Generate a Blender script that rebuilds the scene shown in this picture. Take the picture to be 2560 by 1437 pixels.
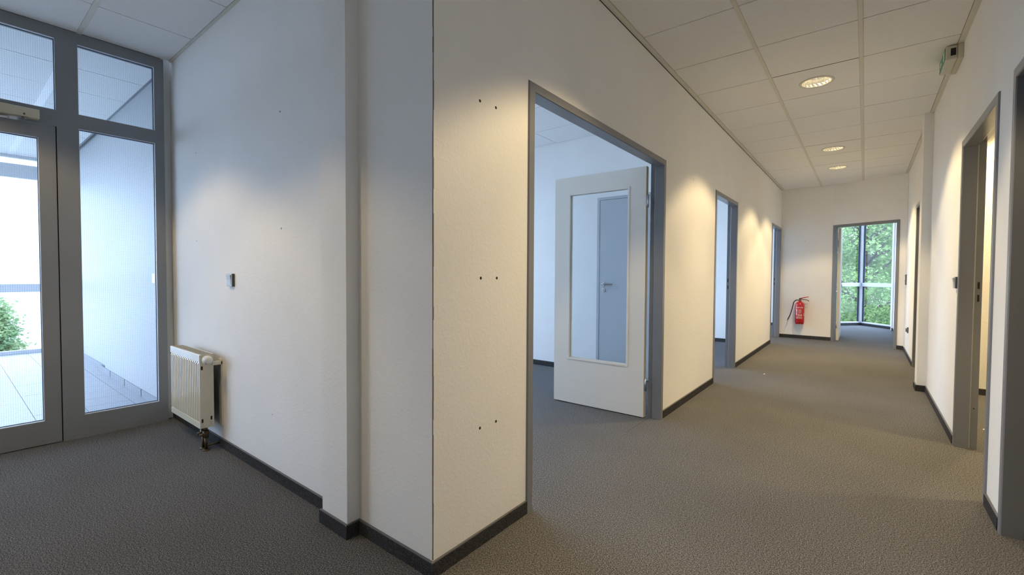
import bpy, bmesh, math, random
from mathutils import Vector, Matrix
random.seed(7)
sc = bpy.context.scene
for o in list(bpy.data.objects): bpy.data.objects.remove(o)
COL = sc.collection
PI = math.pi
# ------------------------------------------------------------------ camera
cam = bpy.data.cameras.new('camera'); camo = bpy.data.objects.new('camera', cam); COL.objects.link(camo)
R = Vector((0.78600506, 0.61819472, 0.00559779)); U = Vector((-0.02164418, 0.01846815, 0.99959515)); F = Vector((-0.61784106, 0.785808, -0.02789638))
M = Matrix((R, U, -F)).transposed().to_4x4(); M.translation = Vector((1.2675, -1.1339, 1.1508))
camo.matrix_world = M
cam.sensor_width = 36; cam.lens = 36*1121.44/2560; cam.clip_start = .02; cam.clip_end = 300
sc.camera = camo
# ------------------------------------------------------------------ world, exposure
SKY = 6.8
w = bpy.data.worlds.new('world'); sc.world = w; w.use_nodes = True
bg = w.node_tree.nodes['Background']; bg.inputs[0].default_value = (.60, .765, 1.06, 1); bg.inputs[1].default_value = SKY
sc.view_settings.view_transform = 'Standard'; sc.view_settings.look = 'None'
sc.view_settings.gamma = 1; sc.view_settings.use_curve_mapping = False
sc.view_settings.exposure = 0.43
try:
    sc.cycles.max_bounces = 14; sc.cycles.diffuse_bounces = 8; sc.cycles.transparent_max_bounces = 24
    sc.cycles.sample_clamp_indirect = 6; sc.cycles.caustics_reflective = False; sc.cycles.caustics_refractive = False
except Exception: pass
H = 2.785; W = 1.774
LAMP_W = 64; LAMP_C = (1.0, .755, .40)
def spot(loc, power=LAMP_W, core=True):
    l = bpy.data.lights.new('downlight_or_fill', 'SPOT'); l.energy = power; l.color = LAMP_C
    l.spot_size = math.radians(111); l.spot_blend = .28; l.shadow_soft_size = .05
    o = bpy.data.objects.new('downlight_or_fill', l); o.location = loc; COL.objects.link(o)
    if not core: return
    n = l.copy(); n.energy = power*1.5; n.spot_size = math.radians(86); n.spot_blend = 1.0     # brighter core of the same lamp's beam
    o = bpy.data.objects.new('downlight_core', n); o.location = loc; COL.objects.link(o)
def portal(c, rot, sx, sy):
    l = bpy.data.lights.new('daylight_portal', 'AREA'); l.shape = 'RECTANGLE'; l.size = sx; l.size_y = sy
    l.cycles.is_portal = True
    o = bpy.data.objects.new('daylight_portal', l); o.location = c; o.rotation_euler = rot; COL.objects.link(o)
LIGHTS = [(.912, .945), (.912, 3.44), (.912, 5.935), (.912, 7.18)]
for x, y in LIGHTS: spot((x, y, H-.03))
spot((-2.16, -1.25, H-.03), 42, False); spot((-.92, -1.46, H-.03), 32, False)  # second spot is an added unseen fill that warms the front wall
spot((2.5, 4.87, H-.03), 85); spot((3.0, 2.9, H-.03), 55)
# windows that let the daylight in (portals only steer the sampling of the sky)
portal((-8.16, -1.27, 1.4), (0, -PI/2, 0), 2.7, 2.6)
portal((-5.6, -2.72, 1.4), (PI/2, 0, 0), 5.0, 2.7)
OWX = -3.5
OW = ((.15, 3.4), (3.75, 7.0), (7.45, 10.8))
for y0, y1 in OW: portal((OWX-.1, (y0+y1)/2, 1.43), (0, -PI/2, 0), 2.62, y1-y0)
# ------------------------------------------------------------------ materials
def mat(name, col, rough=.6, spec=.5, metal=0, emit=None, es=1):
    m = bpy.data.materials.new(name); m.use_nodes = True; b = m.node_tree.nodes['Principled BSDF']
    b.inputs['Base Color'].default_value = (*col, 1); b.inputs['Roughness'].default_value = rough
    b.inputs['Specular IOR Level'].default_value = spec; b.inputs['Metallic'].default_value = metal
    if emit: b.inputs['Emission Color'].default_value = (*emit, 1); b.inputs['Emission Strength'].default_value = es
    return m
def nodes(m): return m.node_tree.nodes, m.node_tree.links, m.node_tree.nodes['Principled BSDF']
def pos(N): return N.new('ShaderNodeNewGeometry').outputs['Position']
def noise(N, L, scale, detail=2, rough=.5):
    n = N.new('ShaderNodeTexNoise'); n.inputs['Scale'].default_value = scale; n.inputs['Detail'].default_value = detail
    n.inputs['Roughness'].default_value = rough; L.new(pos(N), n.inputs['Vector']); return n
def ramp(N, L, fac, stops):
    r = N.new('ShaderNodeValToRGB'); e = r.color_ramp.elements
    while len(e) < len(stops): e.new(.5)
    for i, (p, c) in enumerate(stops): e[i].position = p; e[i].color = (*c, 1)
    L.new(fac, r.inputs[0]); return r
def bump(N, L, B, h, strength, dist):
    b = N.new('ShaderNodeBump'); b.inputs['Strength'].default_value = strength; b.inputs['Distance'].default_value = dist
    L.new(h, b.inputs['Height']); L.new(b.outputs[0], B.inputs['Normal'])
# woodchip wallpaper
m_wall = mat('woodchip_paint', (.80, .795, .775), .85, .25); N, L, B = nodes(m_wall)
n1 = noise(N, L, 62, 3, .55); n2 = noise(N, L, 17, 1, .5)
r1 = ramp(N, L, n1.outputs[0], [(.5, (0, 0, 0)), (.68, (1, 1, 1))])
ad = N.new('ShaderNodeMath'); ad.operation = 'ADD'; L.new(r1.outputs[0], ad.inputs[0]); L.new(n2.outputs[0], ad.inputs[1])
bump(N, L, B, ad.outputs[0], .34, .0014)
n3 = noise(N, L, 2.2, 3, .6); r3 = ramp(N, L, n3.outputs[0], [(.3, (.845, .84, .82)), (.7, (.875, .868, .85))]); L.new(r3.outputs[0], B.inputs['Base Color'])
m_plain = mat('smooth_white_paint', (.80, .80, .78), .7, .3)
# needle felt carpet
def carpet(name, a, b_, c_):
    m = mat(name, (.1, .1, .1), .95, .1); N, L, B = nodes(m)
    n1 = noise(N, L, 290, 2, .7); n2 = noise(N, L, 140, 2, .6); n4 = noise(N, L, 1.3, 2, .5)
    mx = N.new('ShaderNodeMath'); mx.operation = 'MULTIPLY_ADD'; mx.inputs[1].default_value = .35
    L.new(n2.outputs[0], mx.inputs[0]); L.new(n1.outputs[0], mx.inputs[2])
    r = ramp(N, L, mx.outputs[0], [(.50, a), (.66, b_), (.84, c_)])
    r4 = ramp(N, L, n4.outputs[0], [(.3, (.9, .9, .9)), (.7, (1.05, 1.05, 1.05))])
    mm = N.new('ShaderNodeMix'); mm.data_type = 'RGBA'; mm.blend_type = 'MULTIPLY'; mm.inputs[0].default_value = 1
    L.new(r.outputs[0], mm.inputs[6]); L.new(r4.outputs[0], mm.inputs[7]); L.new(mm.outputs[2], B.inputs['Base Color'])
    bump(N, L, B, mx.outputs[0], .35, .003)
    return m
m_carpet = carpet('needle_felt_carpet', (.016, .016, .018), (.082, .082, .085), (.33, .325, .32))
m_base = carpet('felt_skirting', (.016, .016, .018), (.04, .04, .043), (.10, .10, .10))
m_basetop = mat('skirting_lip', (.11, .115, .125), .45)
m_panel = mat('ceiling_panel', (.84, .835, .82), .9, .2); N, L, B = nodes(m_panel)
n1 = noise(N, L, 160, 3, .6); r = ramp(N, L, n1.outputs[0], [(.35, (.81, .805, .79)), (.6, (.86, .855, .84))]); L.new(r.outputs[0], B.inputs['Base Color'])
m_rail = mat('ceiling_rail', (.70, .68, .60), .5, .4)
m_lobrail = mat('ceiling_rail_white', (.88, .88, .88), .4, .4)
m_dark = mat('void', (.02, .02, .02), .9)
m_frame = mat('steel_frame_grey', (.21, .22, .245), .28, .5)
m_leaf = mat('door_leaf_pale_grey', (.80, .76, .685), .45, .4)
m_leafedge = mat('door_leaf_edge', (.55, .50, .38), .5)
m_greydoor = mat('door_grey', (.47, .50, .53), .4, .4)
m_alu = mat('aluminium_grey', (.23, .24, .26), .38, .5)
m_gasket = mat('gasket', (.012, .02, .045), .5)
m_bead = mat('glazing_bead', (.5, .53, .58), .35)
m_steel = mat('brushed_steel', (.45, .45, .46), .3, .5, .9)
m_white = mat('white_plastic', (.78, .77, .74), .35)
m_cream = mat('cream_enamel', (.66, .62, .50), .28, .5)
m_creamw = mat('cream_white_enamel', (.74, .72, .64), .25, .5)
m_closer = mat('closer_beige', (.62, .56, .43), .4)
m_brass = mat('aged_brass', (.12, .09, .06), .4, .5, .8)
m_black = mat('black_rubber', (.015, .015, .016), .5)
m_red = mat('red_enamel', (.46, .014, .018), .22, .6)
m_redmark = mat('label_print', (.80, .62, .60), .5)
m_dkgrey = mat('dark_grey_plastic', (.07, .075, .09), .45)
m_switch = mat('grey_plastic', (.42, .46, .50), .4)
m_winwhite = mat('white_window_frame', (.60, .61, .63), .4)
m_paper = mat('paper_scrap', (.8, .8, .78), .8)
m_crack = mat('chipped_edge', (.20, .17, .14), .9)
m_green = mat('sign_green', (.01, .20, .09), .4, .5, 0, (.02, .5, .2), .03)
m_signw = mat('sign_diffuser', (.62, .60, .50), .4)
m_tile = mat('stone_tile', (.30, .31, .33), .35, .5); N, L, B = nodes(m_tile)
n1 = noise(N, L, 30, 3, .6); r = ramp(N, L, n1.outputs[0], [(.3, (.27, .28, .31)), (.7, (.33, .34, .37))]); L.new(r.outputs[0], B.inputs['Base Color'])
m_grout = mat('grout', (.30, .31, .33), .9)
m_basetile = mat('base_tile_grey', (.20, .21, .23), .4)
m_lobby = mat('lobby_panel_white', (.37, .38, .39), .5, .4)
def glass(name, wire=False):
    m = bpy.data.materials.new(name); m.use_nodes = True; N = m.node_tree.nodes; L = m.node_tree.links; N.clear()
    out = N.new('ShaderNodeOutputMaterial'); tr = N.new('ShaderNodeBsdfTransparent'); gl = N.new('ShaderNodeBsdfGlossy')
    tr.inputs[0].default_value = (.95, .965, .97, 1); gl.inputs['Roughness'].default_value = .0
    lw = N.new('ShaderNodeLayerWeight'); lw.inputs[0].default_value = .5
    pw = N.new('ShaderNodeMath'); pw.operation = 'POWER'; pw.inputs[1].default_value = 5; L.new(lw.outputs['Facing'], pw.inputs[0])
    fr = N.new('ShaderNodeMath'); fr.operation = 'MULTIPLY_ADD'; fr.inputs[1].default_value = .9; fr.inputs[2].default_value = .010; L.new(pw.outputs[0], fr.inputs[0])
    mx = N.new('ShaderNodeMixShader'); L.new(fr.outputs[0], mx.inputs[0]); L.new(tr.outputs[0], mx.inputs[1]); L.new(gl.outputs[0], mx.inputs[2])
    last = mx.outputs[0]
    if wire:
        df = N.new('ShaderNodeBsdfDiffuse'); df.inputs[0].default_value = (.40, .47, .58, 1)
        sp = N.new('ShaderNodeSeparateXYZ'); L.new(N.new('ShaderNodeNewGeometry').outputs['Position'], sp.inputs[0])
        mk = []
        for ax in (1, 2):
            d = N.new('ShaderNodeMath'); d.operation = 'DIVIDE'; d.inputs[1].default_value = .0104; L.new(sp.outputs[ax], d.inputs[0])
            f = N.new('ShaderNodeMath'); f.operation = 'FRACT'; L.new(d.outputs[0], f.inputs[0])
            c = N.new('ShaderNodeMath'); c.operation = 'LESS_THAN'; c.inputs[1].default_value = .06; L.new(f.outputs[0], c.inputs[0]); mk.append(c)
        mxa = N.new('ShaderNodeMath'); mxa.operation = 'MAXIMUM'; L.new(mk[0].outputs[0], mxa.inputs[0]); L.new(mk[1].outputs[0], mxa.inputs[1])
        mxx = N.new('ShaderNodeMath'); mxx.operation = 'MULTIPLY'; mxx.inputs[1].default_value = .38; L.new(mxa.outputs[0], mxx.inputs[0])
        m2 = N.new('ShaderNodeMixShader'); L.new(mxx.outputs[0], m2.inputs[0]); L.new(last, m2.inputs[1]); L.new(df.outputs[0], m2.inputs[2]); last = m2.outputs[0]
    L.new(last, out.inputs[0]); return m
m_glass = glass('clear_glass'); m_wired = glass('wired_glass', True)
# ------------------------------------------------------------------ mesh helpers
class MB:
    def __init__(s): s.v = []; s.f = []; s.m = []; s.smooth = []
    def add(s, vs, fs, mi=0, sm=False):
        o = len(s.v); s.v += [tuple(v) for v in vs]; s.f += [tuple(i+o for i in f) for f in fs]; s.m += [mi]*len(fs); s.smooth += [sm]*len(fs); return s
    def box(s, x0, x1, y0, y1, z0, z1, mi=0):
        x0, x1 = sorted((x0, x1)); y0, y1 = sorted((y0, y1)); z0, z1 = sorted((z0, z1))
        v = [(x, y, z) for z in (z0, z1) for y in (y0, y1) for x in (x0, x1)]
        return s.add(v, [(0, 2, 3, 1), (4, 5, 7, 6), (0, 1, 5, 4), (2, 6, 7, 3), (0, 4, 6, 2), (1, 3, 7, 5)], mi)
    def prism(s, poly, z0, z1, mi=0):
        n = len(poly); v = [(x, y, z0) for x, y in poly] + [(x, y, z1) for x, y in poly]
        f = [tuple(range(n))[::-1], tuple(range(n, 2*n))] + [(i, (i+1) % n, n+(i+1) % n, n+i) for i in range(n)]
        return s.add(v, f, mi)
    def tube(s, pts, r, n=12, mi=0, caps=True):
        pts = [Vector(p) for p in pts]; rs = r if isinstance(r, (list, tuple)) else [r]*len(pts); vs = []; fs = []
        up = None
        for i, p in enumerate(pts):
            d = (pts[min(i+1, len(pts)-1)]-pts[max(i-1, 0)]).normalized()
            if up is None: up = d.orthogonal().normalized()
            a = (up - d*up.dot(d)).normalized(); b = d.cross(a); up = a
            for k in range(n):
                t = 2*PI*k/n; vs.append(p + rs[i]*(a*math.cos(t)+b*math.sin(t)))
        for i in range(len(pts)-1):
            for k in range(n):
                fs.append((i*n+k, i*n+(k+1) % n, (i+1)*n+(k+1) % n, (i+1)*n+k))
        s.add(vs, fs, mi, True)
        if caps:
            o = len(s.v)-len(vs); m0 = len(pts)-1
            s.f += [tuple(o+k for k in range(n))[::-1], tuple(o+m0*n+k for k in range(n))]; s.m += [mi]*2; s.smooth += [False]*2
        return s
    def lathe(s, prof, c, axis='z', n=32, mi=0, a0=0, a1=2*PI):
        full = abs(a1-a0-2*PI) < 1e-6; cnt = n if full else n+1; vs = []; fs = []
        for (r, h) in prof:
            for k in range(cnt):
                t = a0+(a1-a0)*k/n; a, b = r*math.cos(t), r*math.sin(t)
                p = {'z': (a, b, h), 'x': (h, a, b), 'y': (b, h, a)}[axis]; vs.append((c[0]+p[0], c[1]+p[1], c[2]+p[2]))
        for i in range(len(prof)-1):
            for k in range(n):
                k2 = (k+1) % cnt
                fs.append((i*cnt+k, i*cnt+k2, (i+1)*cnt+k2, (i+1)*cnt+k))
        return s.add(vs, fs, mi, True)
    def mesh(s, name, mats):
        me = bpy.data.meshes.new(name); me.from_pydata(s.v, [], s.f)
        for m in (mats if isinstance(mats, (list, tuple)) else [mats]): me.materials.append(m)
        me.polygons.foreach_set('material_index', s.m); me.polygons.foreach_set('use_smooth', s.smooth); me.update()
        bm = bmesh.new(); bm.from_mesh(me); bmesh.ops.recalc_face_normals(bm, faces=bm.faces); bm.to_mesh(me); bm.free()
        return me
    def build(s, name, mats, parent=None, bevel=0, **kw):
        o = bpy.data.objects.new(name, s.mesh(name, mats)); COL.objects.link(o)
        if parent: o.parent = parent
        if bevel:
            b = o.modifiers.new('bevel', 'BEVEL'); b.width = bevel; b.segments = 2; b.limit_method = 'ANGLE'; b.harden_normals = False
        for k, v in kw.items(): o[k] = v
        return o
def place(me, name, loc, parent=None, **kw):
    o = bpy.data.objects.new(name, me); o.location = loc; COL.objects.link(o)
    if parent: o.parent = parent
    for k, v in kw.items(): o[k] = v
    return o
def empty(name, loc=(0, 0, 0), rz=0, **kw):
    o = bpy.data.objects.new(name, None); o.location = loc; o.rotation_euler = (0, 0, rz); COL.objects.link(o)
    o.empty_display_size = .1
    for k, v in kw.items(): o[k] = v
    return o
S = dict(kind='structure')
def wallx(mb, x0, x1, y0, y1, holes, z0=0, z1=3.0):          # wall running along y, holes (ya, yb, za, zb)
    y = y0
    for a, b, za, zb in sorted(holes):
        mb.box(x0, x1, y, a, z0, z1); mb.box(x0, x1, a, b, zb, z1)
        if za > z0: mb.box(x0, x1, a, b, z0, za)
        y = b
    mb.box(x0, x1, y, y1, z0, z1); return mb
def copyobj(src, parent=None):
    c = src.copy(); COL.objects.link(c)
    if parent: c.parent = parent
    return c
# ------------------------------------------------------------------ walls
HD = 2.07
D1 = (.594, 2.447); D2 = (3.973, 5.027); D3 = (7.672, 8.722); D6 = (2.108, 3.162); D7 = (.77, 1.817); D5 = (5.52, 6.576)
g = .004
hole = lambda d: (d[0]+g, d[1]-g, 0, HD-g)
wall_left = wallx(MB(), -.1, 0, .1, 8.74, [hole(D1), hole(D2), hole(D3)]).build('wall_left', m_wall, **S)
wall_right = wallx(MB(), W, W+.1, -2.7, 8.23, [hole(D7), hole(D6), hole(D5)]).build('wall_right', m_wall, **S)
wall_switch = MB().box(-3.06, 0, 0, .1, 0, 3.0).build('wall_front', m_wall, **S)
MB().box(-.686, -.482, -.061, 0, 0, 3.0).build('trim_1', m_wall, **S)                      # flat pilaster
MB().box(-3.07, -3.05, -.052, 0, 0, 3.0).build('trim_2', m_wall, **S)                     # narrow nib beside the glazing
MB().box(1.702, W, 4.955, 5.185, 0, 3.0).build('trim_3', m_wall, **S)                      # column on the right wall
MB().box(-3.1, W+.1, -2.8, -2.7, 0, 3.0).build('wall_rear', m_wall, **S)
# chipped corner edge
mb = MB(); z = .066; random.seed(3)
while z < 2.78:
    h = random.uniform(.03, .12); a = random.uniform(.0016, .0042); b = random.uniform(.0012, .003); z2 = min(z+h, 2.78)
    mb.box(-b, .0006, -.0008, a*.4, z, z2); mb.box(-.001, .0009, -.0006, a, z, z2); z = z2
mb.build('corner_edge', m_crack, wall_switch)
# end wall: straight piece then angled piece with door_4
P0 = Vector((.805, 8.745)); P1 = Vector((W, 8.256)); T = (P1-P0).normalized(); NV = Vector((T.y, -T.x))
wall_far = MB().prism([(-.1, 8.74), (.805, 8.745), (.85, 8.845), (-.1, 8.84)], 0, 3.0).build('wall_far', m_wall, **S)
W4 = .992; ang4 = math.atan2(NV.y, NV.x)
wf2 = wallx(MB(), -.1, 0, 0, 1.35, [(g, W4-g, 0, HD-g)]).build('wall_far_angled', m_wall, **S); wf2.location = (P0.x, P0.y, 0); wf2.rotation_euler = (0, 0, ang4)
# offices on the left
mb = MB(); wallx(mb, OWX-.1, OWX, .05, 11.1, [(a, b, .12, 2.74) for a, b in OW]); mb.build('wall_office_outer', m_wall, **S)
OD = (-1.195, -.28)
mb = MB()
for a, b, z0 in ((-3.5, OD[0]+.005, 0), (OD[0]+.005, OD[1]-.005, 2.045), (OD[1]-.005, -.1, 0)): mb.box(a, b, 3.6, 3.7, z0, 3.0)
wall_off1 = mb.build('wall_office_1', m_wall, **S)
MB().box(-3.5, -.1, 7.3, 7.4, 0, 3.0).build('wall_office_2', m_wall, **S)
MB().box(-3.5, -.1, 11.0, 11.1, 0, 3.0).build('wall_office_3', m_wall, **S)
MB().box(-3.5, -3.06, .05, .1, 0, 3.0).build('wall_office_4', m_wall, **S)
MB().box(-.1, 0, 8.84, 10.93, 0, 3.0).build('wall_far_room_left', m_wall, **S)
# rooms on the right
mb = MB(); mb.box(W+.1, 4.4, 5.15, 5.25, 0, 3.0); mb.box(W+.1, 4.4, 1.90, 2.0, 0, 3.0); mb.box(4.4, 4.5, -2.8, 8.3, 0, 3.0); mb.box(W+.1, 4.4, -2.8, -2.7, 0, 3.0)
mb.box(W+.1, 4.4, 8.2, 8.3, 0, 3.0); mb.build('wall_side_rooms', m_wall, **S)
MB().box(W-.009, W+.1, 8.15, 11.45, 0, 3.0).box(1.735, 1.80, 11.45, 11.72, 0, 3.0).build('wall_far_room_right', m_plain, **S)
# ------------------------------------------------------------------ floors
bay = [(0, 10.95), (1.2, 12.42), (1.75, 11.72)]
fl = MB().prism([(-3.04, -2.75), (4.45, -2.75), (4.45, 8.25), (1.8, 8.25), (1.8, 11.8), (1.2, 12.5), (-.05, 11.05), (-3.55, 11.05), (-3.55, .07), (-3.04, .07)], -.12, 0)
floor = fl.build('floor', m_carpet, **S)
MB().box(-.0885, -.0879, D1[1]-.50, D1[1]-.05, 0, .0006).build('carpet_seam', m_base, floor)
lf = MB().box(-8.15, -3.06, -2.72, .1, -.12, -.006).build('floor_lobby', m_grout, **S)
tm = MB().box(.0015, .2985, .0015, .2985, -.006, 0).mesh('floor_tile', m_tile)
for i in range(17):
    for j in range(10):
        x = -3.345 - .3*i; y = .20-.3*(j+1)
        if x > -8.2: place(tm, 'floor_tile', (x, y, random.uniform(-.0004, .0004)), lf)
# ------------------------------------------------------------------ ceilings
ceiling = MB().prism([(-3.0, -2.8), (4.5, -2.8), (4.5, 8.3), (1.9, 8.3), (1.9, 11.75), (1.2, 12.6), (-.1, 11.1), (-3.6, 11.1), (-3.6, .05), (-3.0, .05)], 2.90, 3.0).build('ceiling', m_dark, **S)
_pc = {}
def panel(x0, x1, y0, y1, parent=None, gx=.0008, gy=.0042):
    parent = parent or ceiling
    k = (round(x1-x0, 3), round(y1-y0, 3), gx, gy)
    if k not in _pc: _pc[k] = MB().box(gx, k[0]-gx, gy, k[1]-gy, 0, .018).mesh('ceiling_panel', m_panel)
    place(_pc[k], 'ceiling_panel', (x0, y0, H+random.uniform(-.0006, .0006)), parent)
TP = .6235; T0 = 1.880
ys = [T0+TP*k for k in range(-6, 12)]
cols = [(.038, .605), (.629, 1.199), (1.223, 1.740)]
holes_at = {1: [y for _, y in LIGHTS]}
def hole_panel(x0, x1, y0, y1, cx, cy, r, parent):
    n = 40; x0 += .0008; x1 -= .0008; y0 += .0042; y1 -= .0042; vs = []; fs = []
    for k in range(n):
        t = 2*PI*k/n; vs.append((cx+r*math.cos(t), cy+r*math.sin(t), H))
        dx, dy = math.cos(t), math.sin(t)
        s_ = min(((x1-cx) if dx > 0 else (x0-cx))/dx if abs(dx) > 1e-9 else 1e9, ((y1-cy) if dy > 0 else (y0-cy))/dy if abs(dy) > 1e-9 else 1e9)
        vs.append((cx+dx*s_, cy+dy*s_, H))
    for k in range(n): fs.append((2*k, 2*k+1, (2*k+3) % (2*n), (2*k+2) % (2*n)))
    c = [(x0, y0, H), (x1, y0, H), (x1, y1, H), (x0, y1, H)]
    for (px, py, _) in c:                                    # corner fillers
        best = sorted(range(n), key=lambda k: (vs[2*k+1][0]-px)**2+(vs[2*k+1][1]-py)**2)[:2]
        i = len(vs); vs.append((px, py, H)); fs.append((2*best[0]+1, 2*best[1]+1, i))
    mb = MB(); mb.add(vs, fs); return mb.build('ceiling_panel', m_panel, parent)
for c, (x0, x1) in enumerate(cols):
    for i in range(len(ys)-1):
        y0, y1 = ys[i], ys[i+1]
        if y0 > 8.74 or y1 < -2.7: continue
        y0c, y1c = max(y0, -2.69), y1
        if c == 2 and i < len(ys) and y0 < 5.185 and y1 > 4.955 : pass
        cy = (y0+y1)/2
        if c == 1 and any(abs(cy-ly) < .2 for _, ly in LIGHTS+[(0, -1.55)]):
            ly = [ly for _, ly in LIGHTS+[(0, -1.55)] if abs(cy-ly) < .2][0]
            hole_panel(x0, x1, y0c, y1c, .912, ly, .108, ceiling)
        elif y1 > 8.15:                                       # clipped along the bent end wall
            f = lambda x: 8.74 if x < .805 else 8.745-(x-.805)*.5046
            yy0, yy1 = min(y1, f(x0)), min(y1, f(x1))
            if yy1 <= y0+.01 and yy0 <= y0+.01: continue
            if x0 < .805 < x1: poly = [(x0, y0), (x1, y0), (x1, max(yy1, y0)), (.805, min(y1, 8.74)), (x0, yy0)]
            elif yy1 < y0: poly = [(x0, y0), (x0+(yy0-y0)/.5046, y0), (x0, yy0)]
            else: poly = [(x0, y0), (x1, y0), (x1, yy1), (x0, yy0)]
            MB().prism([(x+(.002 if x == x0 else -.002 if x == x1 else 0), y+(.002 if y == y0 else -.002)) for x, y in poly], H, H+.018).build('ceiling_panel', m_panel, ceiling)
        else: panel(x0, x1, y0c, y1c)
for x0, x1, ye in ((.605, .629, 8.735), (1.199, 1.223, 8.54)):
    MB().box(x0, x1, -2.7, ye, H-.003, H+.02).build('grid_rail', m_rail, ceiling)
MB().box(0, .036, 0, 8.735, H-.006, H+.02).build('edge_rail', m_rail, ceiling)
MB().box(1.742, W, -2.7, 4.95, H-.006, H+.02).box(1.742, W, 5.19, 8.26, H-.006, H+.02).build('edge_rail', m_rail, ceiling)
MB().box(0, .002, .0, 8.735, H-.011, H-.006).build('shadow_gap', m_dark, ceiling)
# front area, left of the corridor line: rails along x
rails = [(-.536, -.510), (-1.159, -1.133), (-1.782, -1.756), (-2.405, -2.379)]
rows = [(-.510, -.020), (-1.133, -.536), (-1.756, -1.159), (-2.379, -1.782), (-2.69, -2.405)]
xs = [.0, -.61, -1.232, -1.854, -2.47, -2.995]
for y0, y1 in rows:
    for i in range(len(xs)-1): panel(xs[i+1], xs[i], y0, y1, None, .0042, .0008)
for a, b in rails: MB().box(-2.996, 0, a, b, H-.003, H+.02).build('grid_rail', m_rail, ceiling)
MB().box(-3.0, 0, -.018, 0, H-.004, H+.02).build('edge_rail', m_rail, ceiling)
# office one
for i in range(9):
    for j in range(6):
        x0, x1 = -1.76-TP*(i-2), -1.76-TP*(i-3); y1, y0 = 3.597-.483-TP*(j-1), 3.597-.483-TP*j
        x1 = min(x1, -.102); x0 = max(x0, -3.5); y1 = min(y1, 3.597); y0 = max(y0, .1)
        if x1-x0 > .05 and y1-y0 > .05: panel(x0, x1, y0, y1, None, .004, .004)
for (x0, x1, y0, y1) in ((-3.5, -.1, 3.7, 7.3), (-3.5, -.1, 7.4, 11.0), (0, 1.8, 8.9, 11.9), (W+.1, 4.4, -2.7, 1.9), (W+.1, 4.4, 2.0, 5.15), (W+.1, 4.4, 5.25, 8.2)):
    nx = max(1, round((x1-x0)/1.25)); ny = max(1, round((y1-y0)/1.25)); dx = (x1-x0)/nx; dy = (y1-y0)/ny
    for i in range(nx):
        for j in range(ny): panel(x0+dx*i, x0+dx*(i+1), y0+dy*j, y0+dy*(j+1))
# lobby ceiling
lc = MB().box(-8.2, -3.04, -2.8, .1, 2.90, 3.0).build('ceiling_lobby', m_dark, **S)
xl = [-3.07, -3.09-.02, -3.73, -4.353, -4.977, -5.6, -6.224, -6.85, -7.47, -8.06]
xl = [-3.07]+[-3.73-TP*i for i in range(8)]
for y0, y1 in [(-.486, 0.0), (-1.133, -.546), (-1.756, -1.159), (-2.379, -1.782), (-2.7, -2.405)]:
    for i in range(len(xl)-1): panel(xl[i+1], xl[i], y0, y1, lc, .0042, .0008)
for a, b in [(-.546, -.486)]+rails[1:]: MB().box(-8.1, -3.07, a, b, H-.003, H+.02).build('grid_rail', m_lobrail, lc)
MB().box(-8.07, -3.07, -.012, .004, H-.006, H+.01).build('shadow_gap', m_basetile, lc)
# ------------------------------------------------------------------ skirtings
def skirt(name, p, q, n, t=.011, h=.0625, e0=0, e1=0):
    """strip from p to q on a wall whose outward normal is n"""
    p, q, n = Vector(p), Vector(q), Vector(n); d = (q-p).normalized(); p = p-d*e0; q = q+d*e1
    a = MB().prism([tuple(p), tuple(q), tuple(q+n*t), tuple(p+n*t)], 0, h-.005); o = a.build(name, m_base, **S)
    MB().prism([tuple(p), tuple(q), tuple(q+n*(t-.001)), tuple(p+n*(t-.001))], h-.005, h).build('skirting_lip', m_basetop, o, bevel=.0012)
    return o
k = .011
skirt('baseboard_left', (0, 0), (0, D1[0]), (1, 0), e0=k); skirt('baseboard_left', (0, D1[1]), (0, D2[0]), (1, 0)); skirt('baseboard_left', (0, D2[1]), (0, D3[0]), (1, 0))
skirt('baseboard_front', (-.482, 0), (0, 0), (0, -1)); skirt('baseboard_front', (-.482, -.061), (-.482, -k), (1, 0), e0=k)
skirt('baseboard_front', (-.686, -.061), (-.482, -.061), (0, -1), e0=k); skirt('baseboard_front', (-3.05, 0), (-.686, 0), (0, -1))
skirt('baseboard_far', (0, 8.74), (.805, 8.745), (0, -1)); NV3 = (NV.x, NV.y)
skirt('baseboard_far', tuple(P0+T*W4), tuple(P1), NV3)
skirt('baseboard_right', (W, D5[1]), (W, 8.256), (-1, 0)); skirt('baseboard_right', (W, 5.185), (W, D5[0]), (-1, 0))
skirt('baseboard_right', (1.702, 4.955), (1.702, 5.185), (-1, 0), e0=k); skirt('baseboard_right', (1.702, 4.955), (W, 4.955), (0, -1))
skirt('baseboard_right', (W, D6[1]), (W, 4.955-k), (-1, 0)); skirt('baseboard_right', (W, D7[1]), (W, D6[0]), (-1, 0)); skirt('baseboard_right', (W, -2.7), (W, D7[0]), (-1, 0))
skirt('baseboard_office', (-3.5, 3.6), (OD[0], 3.6), (0, -1)); skirt('baseboard_office', (OD[1], 3.6), (-.1, 3.6), (0, -1))
skirt('baseboard_office', (-3.5, 7.3), (-.1, 7.3), (0, -1)); skirt('baseboard_office', (-3.5, 11.0), (-.1, 11.0), (0, -1))
skirt('baseboard_side_room', (W+.1, 5.15), (4.4, 5.15), (0, -1)); skirt('baseboard_far_room', (1.765, 11.45), (1.765, 8.4), (-1, 0)); skirt('baseboard_far_room', (1.735, 11.45), (1.765, 11.45), (0, -1), t=.02)
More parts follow.
